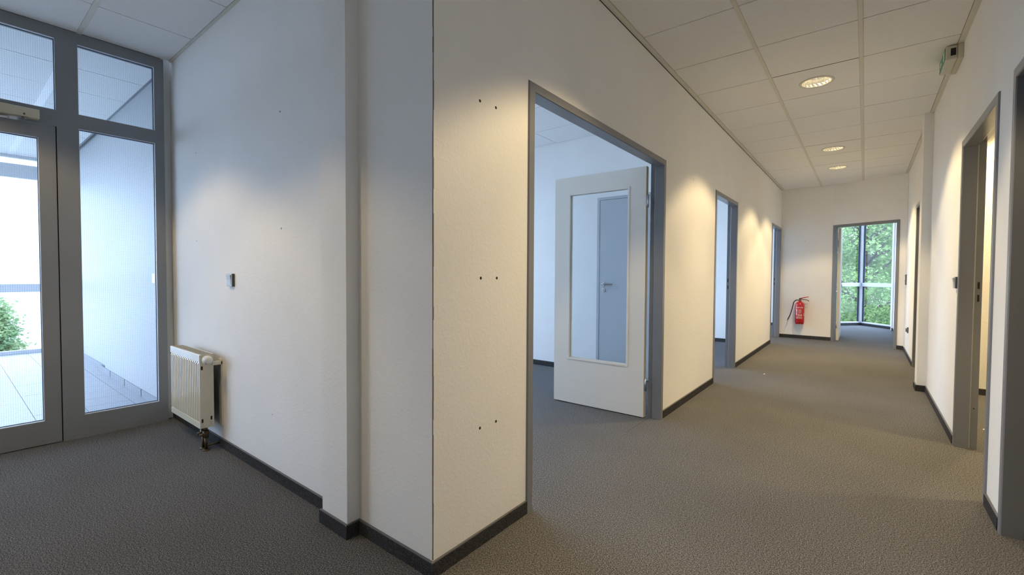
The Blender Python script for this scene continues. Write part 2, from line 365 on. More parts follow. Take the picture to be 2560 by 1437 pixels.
# ------------------------------------------------------------------ steel door frames
def door_frame(parent, w, strike=None, hinge=None):
    """local: wall face x=0 towards +x, wall to -x, opening along y from 0 to w"""
    prof = [(-.1, 0), (.004, 0), (.0085, .003), (.0085, .043), (.004, .046), (-.064, .046), (-.066, .044), (-.066, .022), (-.108, .022), (-.1085, .0), ]
    vs = []; fs = []; n = len(prof)
    for d, q in prof: vs += [(d, q, 0), (d, q, HD-q), (d, w-q, HD-q), (d, w-q, 0)]
    for i in range(n):
        j = (i+1) % n
        for s_ in range(3): fs.append((i*4+s_, i*4+s_+1, j*4+s_+1, j*4+s_))
    fr = MB().add(vs, fs).build('door_frame', m_frame, parent)
    mb = MB()                                                # grey rubber seal in the rebate
    mb.box(-.072, -.067, .0225, .03, 0, HD-.03); mb.box(-.072, -.067, w-.03, w-.0225, 0, HD-.03)
    mb.build('seal', m_bead, fr)
    if strike is not None:
        y = .0225 if strike == 0 else w-.0225; s_ = 1 if strike == 0 else -1
        for z0, z1 in ((.990, 1.035), (1.075, 1.120)): MB().box(-.096, -.086, y, y+s_*.001, z0, z1).build('strike_hole', m_dark, fr)
        MB().lathe([(0, 0), (.004, 0), (.004, .001), (0, .001)], (-.088, y if s_ > 0 else y-.001, .27), 'y', 10).build('screw', m_dark, fr)
    if hinge is not None:
        y = .0225 if hinge == 0 else w-.0225; s_ = 1 if hinge == 0 else -1
        for z in (.275, 1.745):
            MB().lathe([(0, 0), (.004, 0), (.004, .001), (0, .001)], (-.075, y if s_ > 0 else y-.001, z-.01), 'y', 10).build('screw', m_dark, fr)
    return fr
def door(idx, loc, rz, w, **kw):
    d = empty('door_%d' % idx, loc, rz, **S); door_frame(d, w, **kw); return d
d1 = door(1, (0, D1[0], 0), 0, D1[1]-D1[0], hinge=1)
door(2, (0, D2[0], 0), 0, D2[1]-D2[0], strike=1)
door(3, (0, D3[0], 0), 0, D3[1]-D3[0], strike=1)
d4 = door(4, (P0.x, P0.y, 0), ang4, W4, hinge=0)
door(5, (W, D5[1], 0), PI, D5[1]-D5[0], strike=0)
door(6, (W, D6[1], 0), PI, D6[1]-D6[0], strike=0)
door(7, (W, D7[1], 0), PI, D7[1]-D7[0], strike=0)
# door 1 leaf with glass (local to d1: y offset D1[0])
yl = 2.345-D1[0]; yb = yl+.04
def leaf_with_glass(parent):
    x0, x1, z0, z1 = -.969, -.113, .008, 2.022; a0, a1, b0, b1 = -.822, -.255, .405, 1.872
    mb = MB(); mb.box(x0, a0, yl, yb, z0, z1); mb.box(a1, x1-.002, yl, yb, z0, z1); mb.box(a0, a1, yl, yb, z0, b0); mb.box(a0, a1, yl, yb, b1, z1)
    lf_ = mb.build('door_leaf', m_leaf, parent)
    MB().box(x1-.002, x1, yl+.001, yb, z0, z1).build('leaf_edge', m_leafedge, lf_)
    mb = MB(); e = .012
    for ya, yc in ((yl-.006, yl+.012), (yb-.012, yb+.006)):
        mb.box(a0-.006, a0+e, ya, yc, b0-.006, b1+.006); mb.box(a1-e, a1+.006, ya, yc, b0-.006, b1+.006); mb.box(a0+e, a1-e, ya, yc, b0-.006, b0+e); mb.box(a0+e, a1-e, ya, yc, b1-e, b1+.006)
    mb.build('glazing_bead', m_leaf, lf_, bevel=.002)
    MB().box(a0+.002, a1-.002, yl+.017, yl+.023, b0+.002, b1-.002).build('glass_pane', m_glass, lf_)
    for z in (.275, 1.745):
        mb = MB(); mb.tube([(-.101, yl+.006, z-.05), (-.101, yl+.006, z+.05)], .0075, 12); mb.box(-.113, -.101, yl+.003, yl+.007, z-.04, z+.04)
        mb.box(-.101, -.094, yl+.003, yl+.007, z-.04, z+.04)
        mb.build('hinge', m_steel, lf_)
leaf_with_glass(d1)
# lever handle builder: on a face, lever along +u, axis n
def lever(parent, base, n, u, mats=m_steel):
    base, n, u = Vector(base), Vector(n), Vector(u)
    mb = MB(); mb.tube([base, base+n*.008], .026, 24); mb.tube([base+n*.008, base+n*.048], .010, 14)
    mb.tube([base+n*.046, base+n*.05+u*.008, base+n*.052+u*.03, base+n*.052+u*.13, base+n*.046+u*.137], [.010, .0105, .0105, .0095, .006], 14)
    mb.build('lever_handle', mats, parent)
    k_ = base+Vector((0, 0, -.070)); mb = MB(); mb.tube([k_, k_+n*.008], .026, 24); mb.tube([k_+n*.008, k_+n*.014], .009, 12)
    mb.build('key_rosette', mats, parent)
# leaf of door 4, opened into the far room (local coordinates of d4)
TH = math.radians(4)
def leaf4():
    e = empty('pivot', (0, 0, 0)); bpy.data.objects.remove(e)
    mb = MB(); mb.box(-.97, -.11, .028, .068, .008, 2.022); lf_ = mb.build('door_leaf', m_leaf, d4)
    lever(lf_, (-.90, .068, 1.05), (0, 1, 0), (1, 0, 0)); 
    for z in (.275, 1.745): MB().tube([(-.10, .03, z-.05), (-.10, .03, z+.05)], .0075, 12).build('hinge', m_steel, lf_)
    a = math.atan2(NV.y, NV.x); th = math.radians(27)       # leaf runs almost along the line of sight
    M0 = Matrix.Translation((-.105, .03, 0)) @ Matrix.Rotation(th, 4, 'Z') @ Matrix.Translation((.105, -.03, 0))
    lf_.matrix_basis = M0
leaf4()
# grey inner door of office one
d8 = empty('door_8', (0, 0, 0), 0, **S)
o0, o1 = OD
MB().box(o0, o0+.030, 3.598, 3.66, 0, 2.05).box(o1-.030, o1, 3.598, 3.66, 0, 2.05).box(o0+.03, o1-.03, 3.598, 3.66, 2.02, 2.05).build('door_frame', m_greydoor, d8)
lf8 = MB().box(o0+.033, o1-.033, 3.602, 3.64, .008, 2.017).build('door_leaf', m_greydoor, d8)
lever(lf8, (-1.112, 3.602, 1.052), (0, -1, 0), (1, 0, 0))
MB().box(o0, o1, 3.66, 3.7, 0, 2.06).build('door_backing', m_greydoor, d8)
# ------------------------------------------------------------------ glazed partition to the lobby
XF = -2.998; XB = -3.068; win = empty('window_1', (0, 0, 0), 0, **S)
mb = MB()
mb.box(XB, XF, -.109, -.053, 0, H); mb.box(XB, XF, -.64, -.533, 0, H); mb.box(XB, XF, -.533, -.109, 0, .157)
mb.box(XB, XF, -.533, -.109, 2.140, 2.233); mb.box(XB, XF, -.533, -.109, 2.711, H)
mb.box(XB, XF, -1.62, -.64, 2.711, H); mb.box(XB, XF, -1.62, -.64, 2.125, 2.233); mb.box(XB, XF, -1.72, -1.62, 0, H)
mb.box(XB, XF, -2.7, -2.62, 0, H); mb.box(XB, XF, -2.62, -1.72, 0, .157); mb.box(XB, XF, -2.62, -1.72, 2.140, 2.233); mb.box(XB, XF, -2.62, -1.72, 2.711, H)
mb.build('frame', m_alu, win)
def glazing(y0, y1, z0, z1, parent):
    xg = XF-.035; MB().box(xg-.003, xg+.003, y0, y1, z0, z1).build('wired_pane', m_wired, parent)
    mb = MB(); t = .006                                     # dark gasket round the glass
    for ya, yc, za, zc in ((y0, y0+t, z0, z1), (y1-t, y1, z0, z1), (y0+t, y1-t, z0, z0+t), (y0+t, y1-t, z1-t, z1)): mb.box(xg-.008, xg+.008, ya, yc, za, zc)
    mb.build('gasket', m_gasket, parent)
    mb = MB(); t = .003
    for ya, yc, za, zc in ((y0, y0+t, z0, z1), (y1-t, y1, z0, z1), (y0+t, y1-t, z0, z0+t), (y0+t, y1-t, z1-t, z1)): mb.box(xg+.008, XF-.004, ya, yc, za, zc)
    mb.build('glazing_bead', m_bead, parent)
glazing(-.533, -.109, .157, 2.140, win); glazing(-.533, -.109, 2.233, 2.711, win); glazing(-1.62, -.64, 2.233, 2.711, win)
glazing(-2.62, -1.72, .157, 2.140, win); glazing(-2.62, -1.72, 2.233, 2.711, win)
MB().box(XB+.01, XF-.012, -.6465, -.6405, .004, 2.124).build('door_gap', m_gasket, win)
d9 = empty('door_9', (0, 0, 0), 0, **S)
mb = MB(); xa, xb = XB+.003, XF+.002
mb.box(xa, xb, -.725, -.6465, .006, 2.119); mb.box(xa, xb, -1.615, -1.53, .006, 2.119); mb.box(xa, xb, -1.53, -.725, .006, .160); mb.box(xa, xb, -1.53, -.725, 2.035, 2.119)
lf9 = mb.build('door_leaf', m_alu, d9)
glazing(-1.53, -.725, .160, 2.035, lf9)
cl = MB().box(XF+.002, XF+.052, -.98, -.722, 2.140, 2.200).build('door_closer', m_closer, d9, bevel=.003)
mb = MB(); mb.lathe([(0, 0), (.011, 0), (.011, .012), (0, .012)], (XF+.035, -.79, 2.128), 'z', 16)
arm = [(XF+.035, -.79, 2.128), (XF+.085, -.825, 2.112), (XF+.13, -.865, 2.100)]
mb.tube(arm, [.010, .011, .009], 10); mb.tube([(XF+.13, -.865, 2.100), (XF+.02, -1.22, 2.090)], .006, 8)
mb.build('closer_arm', m_steel, cl)
MB().box(XF+.0515, XF+.0528, -.794, -.786, 2.150, 2.162).build('closer_mark', m_dkgrey, cl)
# lobby shell
MB().box(-8.1, -3.06, .06, .1, 0, 3.0).build('wall_lobby', m_lobby, **S)
wl = MB().box(-5.540, -3.07, .004, .06, 0, H).build('wall_panel', m_lobby, None, kind='structure')
wl.name = 'wall_lobby_lining'
MB().box(-8.07, -5.556, .034, .06, 0, H).build('wall_panel', m_lobby, wl)
bt = MB().box(.0012, .5988, -.008, 0, 0, .066).mesh('base_tile', m_basetile)
for i in range(4): place(bt, 'base_tile', (-3.4-.62*(i+1)+.02, .004, 0), wl)
for i in range(4): place(bt, 'base_tile', (-5.56-.6*(i+1), .034, 0), wl)
place(MB().box(-3.4, -3.07, -.008, 0, 0, .066).mesh('base_tile', m_basetile), 'base_tile', (0, .004, 0), wl)
win2 = empty('window_2', (0, 0, 0), 0, **S)
mb = MB(); xa, xb = -8.13, -8.07
for z0, z1 in ((0, .05), (.87, .985), (2.47, 2.66), (2.74, H)): mb.box(xa, xb, -2.7, .05, z0, z1)
for y in (.0, -1.3, -2.64):
    mb.box(xa, xb, y-.06, y+.0, .05, .87); mb.box(xa, xb, y-.06, y+.0, .985, 2.47); mb.box(xa, xb, y-.06, y+.0, 2.66, 2.74)
mb.build('frame', m_winwhite, win2); MB().box(-8.103, -8.097, -2.7, .0, .05, 2.74).build('glass_pane', m_glass, win2)
win3 = empty('window_3', (0, 0, 0), 0, **S)
mb = MB(); ya, yc = -2.76, -2.70
for z0, z1 in ((0, .05), (.87, .985), (2.47, 2.66), (2.74, H)): mb.box(-8.07, -3.1, ya, yc, z0, z1)
for x in (-3.1, -4.35, -5.6, -6.85):
    mb.box(x-.06, x, ya, yc, .05, .87); mb.box(x-.06, x, ya, yc, .985, 2.47); mb.box(x-.06, x, ya, yc, 2.66, 2.74)
mb.build('frame', m_winwhite, win3); MB().box(-8.07, -3.1, -2.733, -2.727, .05, 2.74).build('glass_pane', m_glass, win3)
# office windows
for i, (y0, y1) in enumerate(OW):
    wn = empty('window_%d' % (4+i), (0, 0, 0), 0, **S); mb = MB()
    ym = (y0+y1)/2
    for ya, yc in ((y0, y0+.06), (ym-.03, ym+.03), (y1-.06, y1)): mb.box(OWX-.08, OWX-.02, ya, yc, .12, 2.74)
    for za, zc in ((.12, .18), (2.68, 2.74)): mb.box(OWX-.08, OWX-.02, y0+.06, ym-.03, za, zc); mb.box(OWX-.08, OWX-.02, ym+.03, y1-.06, za, zc)
    mb.build('frame', m_winwhite, wn)
    for ya, yc in ((y0+.06, ym-.03), (ym+.03, y1-.06)): MB().box(OWX-.053, OWX-.047, ya, yc, .18, 2.68).build('glass_pane', m_glass, wn)
# bay window of the far room: two facets meeting at an apex
def facet(idx, p, q, sa=.055, sb=.055, ga=.012, gb=.012):
    p, q = Vector(p), Vector(q); L_ = (q-p).length; d = (q-p).normalized()
    wn = empty('window_%d' % idx, (p.x, p.y, 0), math.atan2(d.y, d.x), **S)
    mb = MB()                                               # local x along the facet, y depth
    mb.box(0, sa, 0, .07, .03, H+.02); mb.box(L_-sb, L_, 0, .07, .03, H+.02)
    for z0, z1 in ((.03, .085), (.925, 1.012), (2.72, H+.02)): mb.box(sa, L_-sb, 0, .07, z0, z1)
    mb.build('frame', m_winwhite, wn)
    for z0, z1 in ((.085, .925), (1.012, 2.72)):
        MB().box(sa, L_-sb, .045, .051, z0, z1).build('glass_pane', m_glass, wn)
        mb = MB(); mb.box(sa, sa+ga, .03, .044, z0, z1); mb.box(L_-sb-gb, L_-sb, .03, .044, z0, z1); mb.build('gasket', m_gasket, wn)
    MB().box(0, L_, -.012, 0, 0, .058).build('skirting', m_base, wn); return wn, L_, d
MB().prism([(1.175, 12.42), (1.2, 12.395), (1.222, 12.42), (1.225, 12.47), (1.2, 12.50), (1.172, 12.47)], .03, H+.02).build('window_post', m_winwhite, empty('trim_4', (0, 0, 0), 0, **S))
bayL = facet(7, (0, 10.95), (1.2, 12.42), sb=.022, gb=.034); bayR = facet(8, (1.2, 12.42), (1.76, 11.74), sa=.022, ga=.034)
for (p, q) in (((0, 10.95), (1.2, 12.42)), ((1.2, 12.42), (1.76, 11.74))):
    p, q = Vector(p), Vector(q); d = (q-p).normalized(); nn = Vector((-d.y, d.x)); c = (p+q)/2+nn*.12
    # portal plane faces into the room (light -z axis points inward)
    l = bpy.data.lights.new('daylight_portal', 'AREA'); l.shape = 'RECTANGLE'; l.size = (q-p).length; l.size_y = 2.75; l.cycles.is_portal = True
    o = bpy.data.objects.new('daylight_portal', l); o.location = (c.x, c.y, 1.4); COL.objects.link(o)
    o.rotation_euler = Vector((-nn.x, -nn.y, 0)).to_track_quat('-Z', 'Y').to_euler()
# ------------------------------------------------------------------ small marks on the walls (drill holes and plugs)
def dot(parent, loc, axis, r=.0042, m=m_dark, s=1):
    MB().lathe([(0, .0003), (r, .0004), (r*1.2, 0)], loc, axis, 12).build('drill_hole', m, parent)
for y, z in ((.257, 1.870), (.359, 1.872), (.266, 1.137), (.370, 1.137), (.369, .504), (.264, .502)): dot(wall_left, (0, y, z), 'x', .0055)
dot(wall_left, (0, 3.192, 2.05), 'x', .004, m_crack); dot(wall_left, (0, 3.20, 2.04), 'x', .003, m_crack)
for x, z, r in ((-1.207, 2.016, .0045), (-1.205, 1.394, .0045), (-2.486, 2.005, .0035), (-2.495, 1.382, .0035), (-1.33, .36, .003)):
    MB().lathe([(0, -.0004), (r, -.0004), (r*1.2, 0)], (x, 0, z), 'y', 12).build('drill_hole', m_dkgrey, wall_switch)
MB().lathe([(0, -.0004), (.004, -.0004), (.005, 0)], (.38, 8.7423, 1.81), 'y', 10).build('drill_hole', m_crack, wall_far)
# ------------------------------------------------------------------ radiator
rad = empty('radiator', (-2.34, -.09, .15), 0, label='cream ribbed panel radiator with white thermostat knob, on the wall beside the glazed partition', category='radiator')
def at(o, p): return p
def rp(mb, name, m, par=rad, **kw):
    ob = mb.build(name, m, None, **kw); ob.parent = par; ob.matrix_parent_inverse = Matrix.Translation(-rad.location) if par is rad else par.matrix_parent_inverse.copy() if False else Matrix.Identity(4)
    return ob
x0, x1, yf, ybk = -2.63, -2.045, -.13, -.052
def ribs(xa, xc, yface, z0, z1, n):
    mb = MB(); pitch = (xc-xa)/n; prof = []
    for i in range(n):
        b = xa+i*pitch
        prof += [(b, 0), (b+pitch*.25, 0), (b+pitch*.40, -.006), (b+pitch*.78, -.006), (b+pitch*.93, 0)]
    prof.append((xc, 0)); vs = []; fs = []
    lv = [(z0, 0), (z0+.012, 1), (z1-.012, 1), (z1, 0)]
    for z, k_ in lv: vs += [(x, yface+.0045+d*k_, z) for x, d in prof]
    m_ = len(prof)
    for r_ in range(3):
        for i in range(m_-1): fs.append((r_*m_+i, r_*m_+i+1, (r_+1)*m_+i+1, (r_+1)*m_+i))
    return mb.add(vs, fs)
fp = ribs(x0, x1-.018, yf, .192, .584, 17)
fp.box(x0, x1-.002, yf+.006, yf+.012, .155, .62)
fp.box(x0, x1-.018, yf, yf+.006, .155, .192); fp.box(x1-.018, x1-.002, yf, yf+.006, .155, .62)
p1 = rp(fp, 'front_panel', m_cream)
rp(MB().box(x0, x1-.002, yf-.001, yf+.006, .584, .63), 'top_band', m_creamw, bevel=.002)
sp_ = rp(MB().box(x1-.003, x1, yf+.001, ybk, .157, .628), 'side_panel', m_cream, bevel=.001); rp(MB().box(x0, x0+.003, yf+.006, ybk, .157, .628), 'side_panel', m_cream)
def sub(mb, name, m, par, **kw):
    ob = mb.build(name, m, None, **kw); ob.parent = par; return ob
for y, z in ((-.118, .545), (-.118, .205), (-.068, .215)): sub(MB().box(x1-.0005, x1+.0006, y-.005, y+.005, z-.012, z+.012), 'slot', m_dark, sp_)
sub(MB().lathe([(.021, 0), (.023, .0012), (.021, .0018)], (x1, -.09, .178), 'x', 20), 'cap', m_cream, sp_)
gr = MB()
gr.box(x0, x1, yf+.006, yf+.012, .624, .630); gr.box(x0, x1, ybk-.006, ybk, .624, .630)
for i in range(24): gr.box(x0+.004+i*.0245, x0+.008+i*.0245, yf+.012, ybk-.006, .624, .629)
rp(gr, 'top_grille', m_cream)
bk = ribs(x0, x1-.018, ybk-.006, .192, .584, 17); bk.box(x0, x1-.01, ybk-.004, ybk, .157, .62); bk.box(x0+.01, x1-.02, yf+.03, yf+.032, .20, .60)
rp(bk, 'back_panel', m_dkgrey)
kn = MB(); kn.lathe([(0, 0), (.016, 0), (.016, .014), (.024, .018), (.0255, .045), (.0225, .062), (.016, .066), (0, .067)], (x1, -.098, .600), 'x', 28)
for i in range(20):
    t = 2*PI*i/20; kn.tube([(x1+.022, -.098+.0252*math.cos(t), .600+.0252*math.sin(t)), (x1+.048, -.098+.0256*math.cos(t), .600+.0256*math.sin(t))], .0018, 6)
rp(kn, 'thermostat_knob', m_white)
rp(MB().box(x1-.05, x1+.006, -.06, -.004, .555, .575).box(x1-.05, x1+.006, -.010, 0, .15, .585), 'wall_bracket', m_creamw); rp(MB().box(x0+.06, x0+.1, -.052, 0, .15, .58), 'wall_bracket', m_creamw)
vp = MB(); vx = x1-.035
for dx in (0, -.05):
    vp.tube([(vx+dx, -.09, .155), (vx+dx, -.09, .125)], .012, 12); vp.tube([(vx+dx, -.09, .13), (vx+dx, -.09, .085)], .018, 8); vp.tube([(vx+dx, -.09, .09), (vx+dx, -.09, .0)], .0085, 12)
vp.tube([(vx, -.09, .105), (vx, -.125, .105)], .010, 10); vp.tube([(vx-.05, -.09, .105), (vx-.05, -.125, .105)], .010, 10)
vp.tube([(vx+.0, -.09, .03), (vx, -.03, .03), (vx, 0, .03)], .007, 10); vp.lathe([(.009, .0), (.02, 0), (.02, .006), (.009, .008)], (vx, -.09, 0), 'z', 16); vp.lathe([(.009, .0), (.02, 0), (.02, .006), (.009, .008)], (vx-.05, -.09, 0), 'z', 16)
rp(vp, 'supply_valve', m_brass)
# ------------------------------------------------------------------ switches and sockets
def rocker_switch(name, loc, rz, label, double=False, cat='switch', socket=False):
    """local: wall face y=0, front to -y"""
    e = empty(name, loc, rz, label=label, category=cat); h = .040 if not double else .080
    MB().box(-.040, .040, -.014, 0, -h, h).build('base_box', m_dkgrey, e, bevel=.002)
    n = 2 if double else 1
    for i in range(n):
        cz = 0 if n == 1 else (-.04+.08*i)
        MB().box(-.0395, .0395, -.017, -.014, cz-.0395, cz+.0395).build('cover_frame', m_switch, e, bevel=.001)
        if socket:
            MB().lathe([(.0, .004), (.019, .004), (.0205, -.010), (.026, -.012), (.028, 0)], (0, -.017, cz), 'y', 24).build('socket_well', m_dkgrey, e)
        else:
            mb = MB(); mb.add([(-.031, -.018, cz-.032), (.031, -.018, cz-.032), (.031, -.0195, cz), (-.031, -.0195, cz), (-.031, -.025, cz+.032), (.031, -.025, cz+.032),
                               (-.031, -.014, cz-.032), (.031, -.014, cz-.032), (-.031, -.014, cz+.032), (.031, -.014, cz+.032), (-.031, -.014, cz), (.031, -.014, cz)],
                              [(0, 1, 2, 3), (3, 2, 5, 4), (6, 7, 1, 0), (4, 5, 9, 8), (0, 3, 10, 6), (3, 4, 8, 10), (1, 7, 11, 2), (2, 11, 9, 5)])
            mb.build('rocker', m_switch, e, bevel=.0015)
    return e
rocker_switch('light_switch', (-1.872, 0, 1.109), 0, 'light grey rocker light switch alone on the bluish-white wall above and beyond the radiator')
rocker_switch('light_switch', (W, 3.235, 1.115), -PI/2, 'dark-sided light switch right at the edge of the open side room door frame')
rocker_switch('light_switch', (W, 8.10, 1.112), -PI/2, 'tall double light switch near the corner by the far doorway', double=True)
rocker_switch('wall_socket', (W, 7.43, .392), -PI/2, 'dark wall socket low down below the double switch near the far doorway', cat='socket', socket=True)
# ------------------------------------------------------------------ downlights
m_refl = mat('reflector', (.85, .81, .68), .22, .5, .85)
N, L, B = nodes(m_refl)
m_lamp = mat('lamp_tube', (.9, .85, .7), .4, .5, 0, (1.0, .86, .62), 16.0)
labs = ['round recessed downlight nearest the camera among the three in the corridor ceiling', 'round recessed downlight, middle one of the three in the corridor ceiling', 'round recessed downlight farthest down the corridor, nearest the end wall']
def downlight(x, y, label):
    e = empty('downlight', (x, y, H), 0, label=label, category='ceiling light', group='recessed corridor downlights')
    MB().lathe([(.104, .004), (.104, -.003), (.110, -.006), (.122, -.005), (.126, 0), (.124, .001)], (0, 0, 0), 'z', 48).build('trim_ring', m_rail, e)
    mb = MB(); prof = [(.104, 0), (.100, .02), (.090, .05), (.074, .08), (.05, .095), (0, .10)]; n = 40; vs = []; fs = []
    for i, (r, h) in enumerate(prof):
        for k_ in range(n): t = 2*PI*k_/n; rr = r*(1+(.03 if k_ % 2 else -.02)*(1 if 0 < i < 5 else 0)); vs.append((rr*math.cos(t), rr*math.sin(t), h))
    for i in range(len(prof)-1):
        for k_ in range(n): fs.append((i*n+k_, i*n+(k_+1) % n, (i+1)*n+(k_+1) % n, (i+1)*n+k_))
    mb.add(vs, fs).build('reflector', m_refl, e)
    mb = MB(); mb.tube([(-.07, .016, .062), (.07, .016, .062)], .010, 12); mb.tube([(-.07, -.016, .062), (.07, -.016, .062)], .010, 12)
    mb.build('lamp', m_lamp, e)
for (x, y), lb in zip(LIGHTS[1:], labs): downlight(x, y, lb)
# ------------------------------------------------------------------ exit sign light
ex = empty('exit_sign', (W, 3.44, 2.73), 0, label='small box-shaped emergency exit light with green face high on the right-hand wall', category='exit sign')
MB().box(-.030, 0, -.165, .165, -.052, .050).build('back_plate', m_closer, ex, bevel=.004)
MB().box(-.092, -.030, -.158, .158, -.046, .048).build('diffuser', m_signw, ex, bevel=.005)
gf = MB().box(-.0945, -.092, -.150, .150, -.040, .040).build('green_face', m_green, ex)
mb = MB()                                                    # white arrow, running figure and door leaf
mb.add([(-.0955, .105, 0), (-.0955, .065, .025), (-.0955, .065, .009), (-.0955, .02, .009), (-.0955, .02, -.009), (-.0955, .065, -.009), (-.0955, .065, -.025)], [(0, 1, 2, 3, 4, 5, 6)])
mb.build('arrow', m_white, gf); MB().box(-.0955, -.0945, -.115, -.065, -.030, .030).build('door_symbol', m_white, gf)
MB().box(-.066, -.040, -.1662, -.1575, -.022, .026).build('cable_opening', m_dark, ex)
# ------------------------------------------------------------------ fire extinguisher
fe = empty('fire_extinguisher', (.335, 8.645, .28), 0, label='red fire extinguisher with black hose hanging on the end wall', category='fire extinguisher')
def lp(mb, name, m, par=fe, **kw):
    ob = mb.build(name, m, None, **kw); ob.parent = par; return ob
r = .074
body = lp(MB().lathe([(0, .012), (.055, .008), (.068, .014), (r, .03), (r, .335), (.070, .362), (.056, .388), (.034, .404), (.020, .410), (.018, .425), (0, .425)], (0, 0, 0), 'z', 48), 'cylinder_body', m_red)
ft = MB()
for i in range(8):
    t = PI/4*i; ft.box(-.012+.052*math.cos(t), .012+.052*math.cos(t), -.012+.052*math.sin(t), .012+.052*math.sin(t), -.004, .014)
lp(ft, 'foot', m_red)
def arc_patch(mb, a0, a1, z0, z1, rr=r+.0006, n=8):
    # angles measured around z, -90 deg faces the camera side (-y)
    vs = []; fs = []
    for i in range(n+1):
        t = math.radians(a0+(a1-a0)*i/n); vs += [(rr*math.cos(t), rr*math.sin(t), z0), (rr*math.cos(t), rr*math.sin(t), z1)]
    for i in range(n): fs.append((2*i, 2*i+2, 2*i+3, 2*i+1))
    mb.add(vs, fs, 0, True)
lb = MB(); C0 = -84
arc_patch(lb, C0-48, C0+40, .296, .312)
for i, z in enumerate((.262, .246, .230, .214, .198)): arc_patch(lb, C0-18, C0+(22 if i % 2 else 15), z, z+.005)
for i in range(5): arc_patch(lb, C0-50, C0-30, .160+.024*i, .176+.024*i, n=3)
for i in range(3): arc_patch(lb, C0-20+18*i, C0-8+18*i, .152, .178, n=3)
for i, z in enumerate((.134, .123, .112, .100)): arc_patch(lb, C0-46, C0+(36 if i % 2 else 30), z, z+.004)
for i in range(3): arc_patch(lb, C0+52, C0+66, .150+.02*i, .160+.02*i, n=3)
lp(lb, 'printed_label', m_redmark, body)
rd = MB()                                                    # letters knocked out of the title band
for i in range(14): arc_patch(rd, C0-30+i*4.2, C0-28+i*4.2, .299, .309, r+.0012, 2)
lp(rd, 'label_lettering', m_red, body)
vb = MB(); vb.lathe([(.017, .42), (.019, .43), (.017, .452), (.011, .458), (0, .46)], (0, 0, 0), 'z', 20); vb.tube([(0, 0, .44), (-.035, -.004, .438)], .009, 12); vb.box(-.012, .022, -.010, .010, .448, .475)
lp(vb, 'valve', m_brass)
lp(MB().tube([(0, 0, .462), (.04, 0, .478), (.09, 0, .492), (.135, 0, .500)], [.010, .008, .007, .005], 8), 'lever', m_red)
lp(MB().tube([(.012, 0, .456), (.05, 0, .450), (.10, 0, .447), (.125, 0, .436), (.142, 0, .420)], [.007, .006, .006, .006, .005], 8), 'carry_handle', m_black)
hz = [(-.03, -.006, .438), (-.055, -.01, .436), (-.078, -.012, .420), (-.096, -.014, .388), (-.108, -.016, .33), (-.122, -.018, .26), (-.142, -.02, .18), (-.168, -.022, .11), (-.186, -.024, .070)]
def smooth(pts, n=5):
    out = []; P_ = [Vector(p) for p in pts]
    for i in range(len(P_)-1):
        a, b, c, d = P_[max(i-1, 0)], P_[i], P_[i+1], P_[min(i+2, len(P_)-1)]
        for k_ in range(n):
            t = k_/n; out.append(.5*((2*b)+(-a+c)*t+(2*a-5*b+4*c-d)*t*t+(-a+3*b-3*c+d)*t**3))
    out.append(P_[-1]); return out
hs = lp(MB().tube(smooth(hz), .0085, 12), 'hose', m_black)
lp(MB().tube([(-.184, -.024, .074), (-.192, -.025, .058), (-.198, -.0255, .046)], [.007, .0065, .006], 10), 'nozzle', m_steel, hs)
lp(MB().box(-.02, .02, .070, .096, .30, .42).box(-.05, .05, .085, .096, .33, .345), 'wall_hook', m_red)
# ------------------------------------------------------------------ paper scraps on the carpet
for nm, (x, y), lb_ in (('paper_scrap', (.351, 4.83), 'tiny white scrap of paper on the carpet in front of the second left doorway'), ('paper_scrap', (1.994, 3.718), 'tiny white scrap of paper on the warm-lit carpet inside the right-hand side room')):
    mb = MB(); mb.add([(0, 0, 0), (.02, .003, .001), (.016, .012, .006), (.003, .012, .002), (0, 0, .001), (.02, .003, .002), (.016, .012, .007), (.003, .012, .003)], [(0, 1, 2, 3), (4, 5, 6, 7), (0, 1, 5, 4), (1, 2, 6, 5), (2, 3, 7, 6), (3, 0, 4, 7)])
    o = mb.build(nm, m_paper, label=lb_, category='paper'); o.location = (x, y, .0005)
# ------------------------------------------------------------------ outside: ground, trees, neighbouring house
m_paving = mat('pale_paving', (.16, .26, .07), .9); N, L, B = nodes(m_paving); n1 = noise(N, L, 3, 4); r_ = ramp(N, L, n1.outputs[0], [(.3, (.30, .31, .30)), (.7, (.36, .37, .35))]); L.new(r_.outputs[0], B.inputs['Base Color'])  # pale grey paving, lightened to bounce daylight up onto the ceilings
MB().box(-80, 60, -60, 90, -3.6, -3.5).build('ground', m_paving, **S)
def leafmat(name, c1, c2):
    m = bpy.data.materials.new(name); m.use_nodes = True; N = m.node_tree.nodes; L = m.node_tree.links; N.clear()
    out = N.new('ShaderNodeOutputMaterial'); d = N.new('ShaderNodeBsdfDiffuse'); t = N.new('ShaderNodeBsdfTranslucent'); mx = N.new('ShaderNodeMixShader'); mx.inputs[0].default_value = .45
    n = N.new('ShaderNodeTexNoise'); n.inputs['Scale'].default_value = 1.6; L.new(N.new('ShaderNodeNewGeometry').outputs['Position'], n.inputs['Vector'])
    r = N.new('ShaderNodeValToRGB'); r.color_ramp.elements[0].position = .35; r.color_ramp.elements[1].position = .65
    r.color_ramp.elements[0].color = (*c1, 1); r.color_ramp.elements[1].color = (*c2, 1); L.new(n.outputs[0], r.inputs[0])
    L.new(r.outputs[0], d.inputs[0]); L.new(r.outputs[0], t.inputs[0]); L.new(d.outputs[0], mx.inputs[1]); L.new(t.outputs[0], mx.inputs[2]); L.new(mx.outputs[0], out.inputs[0]); return m
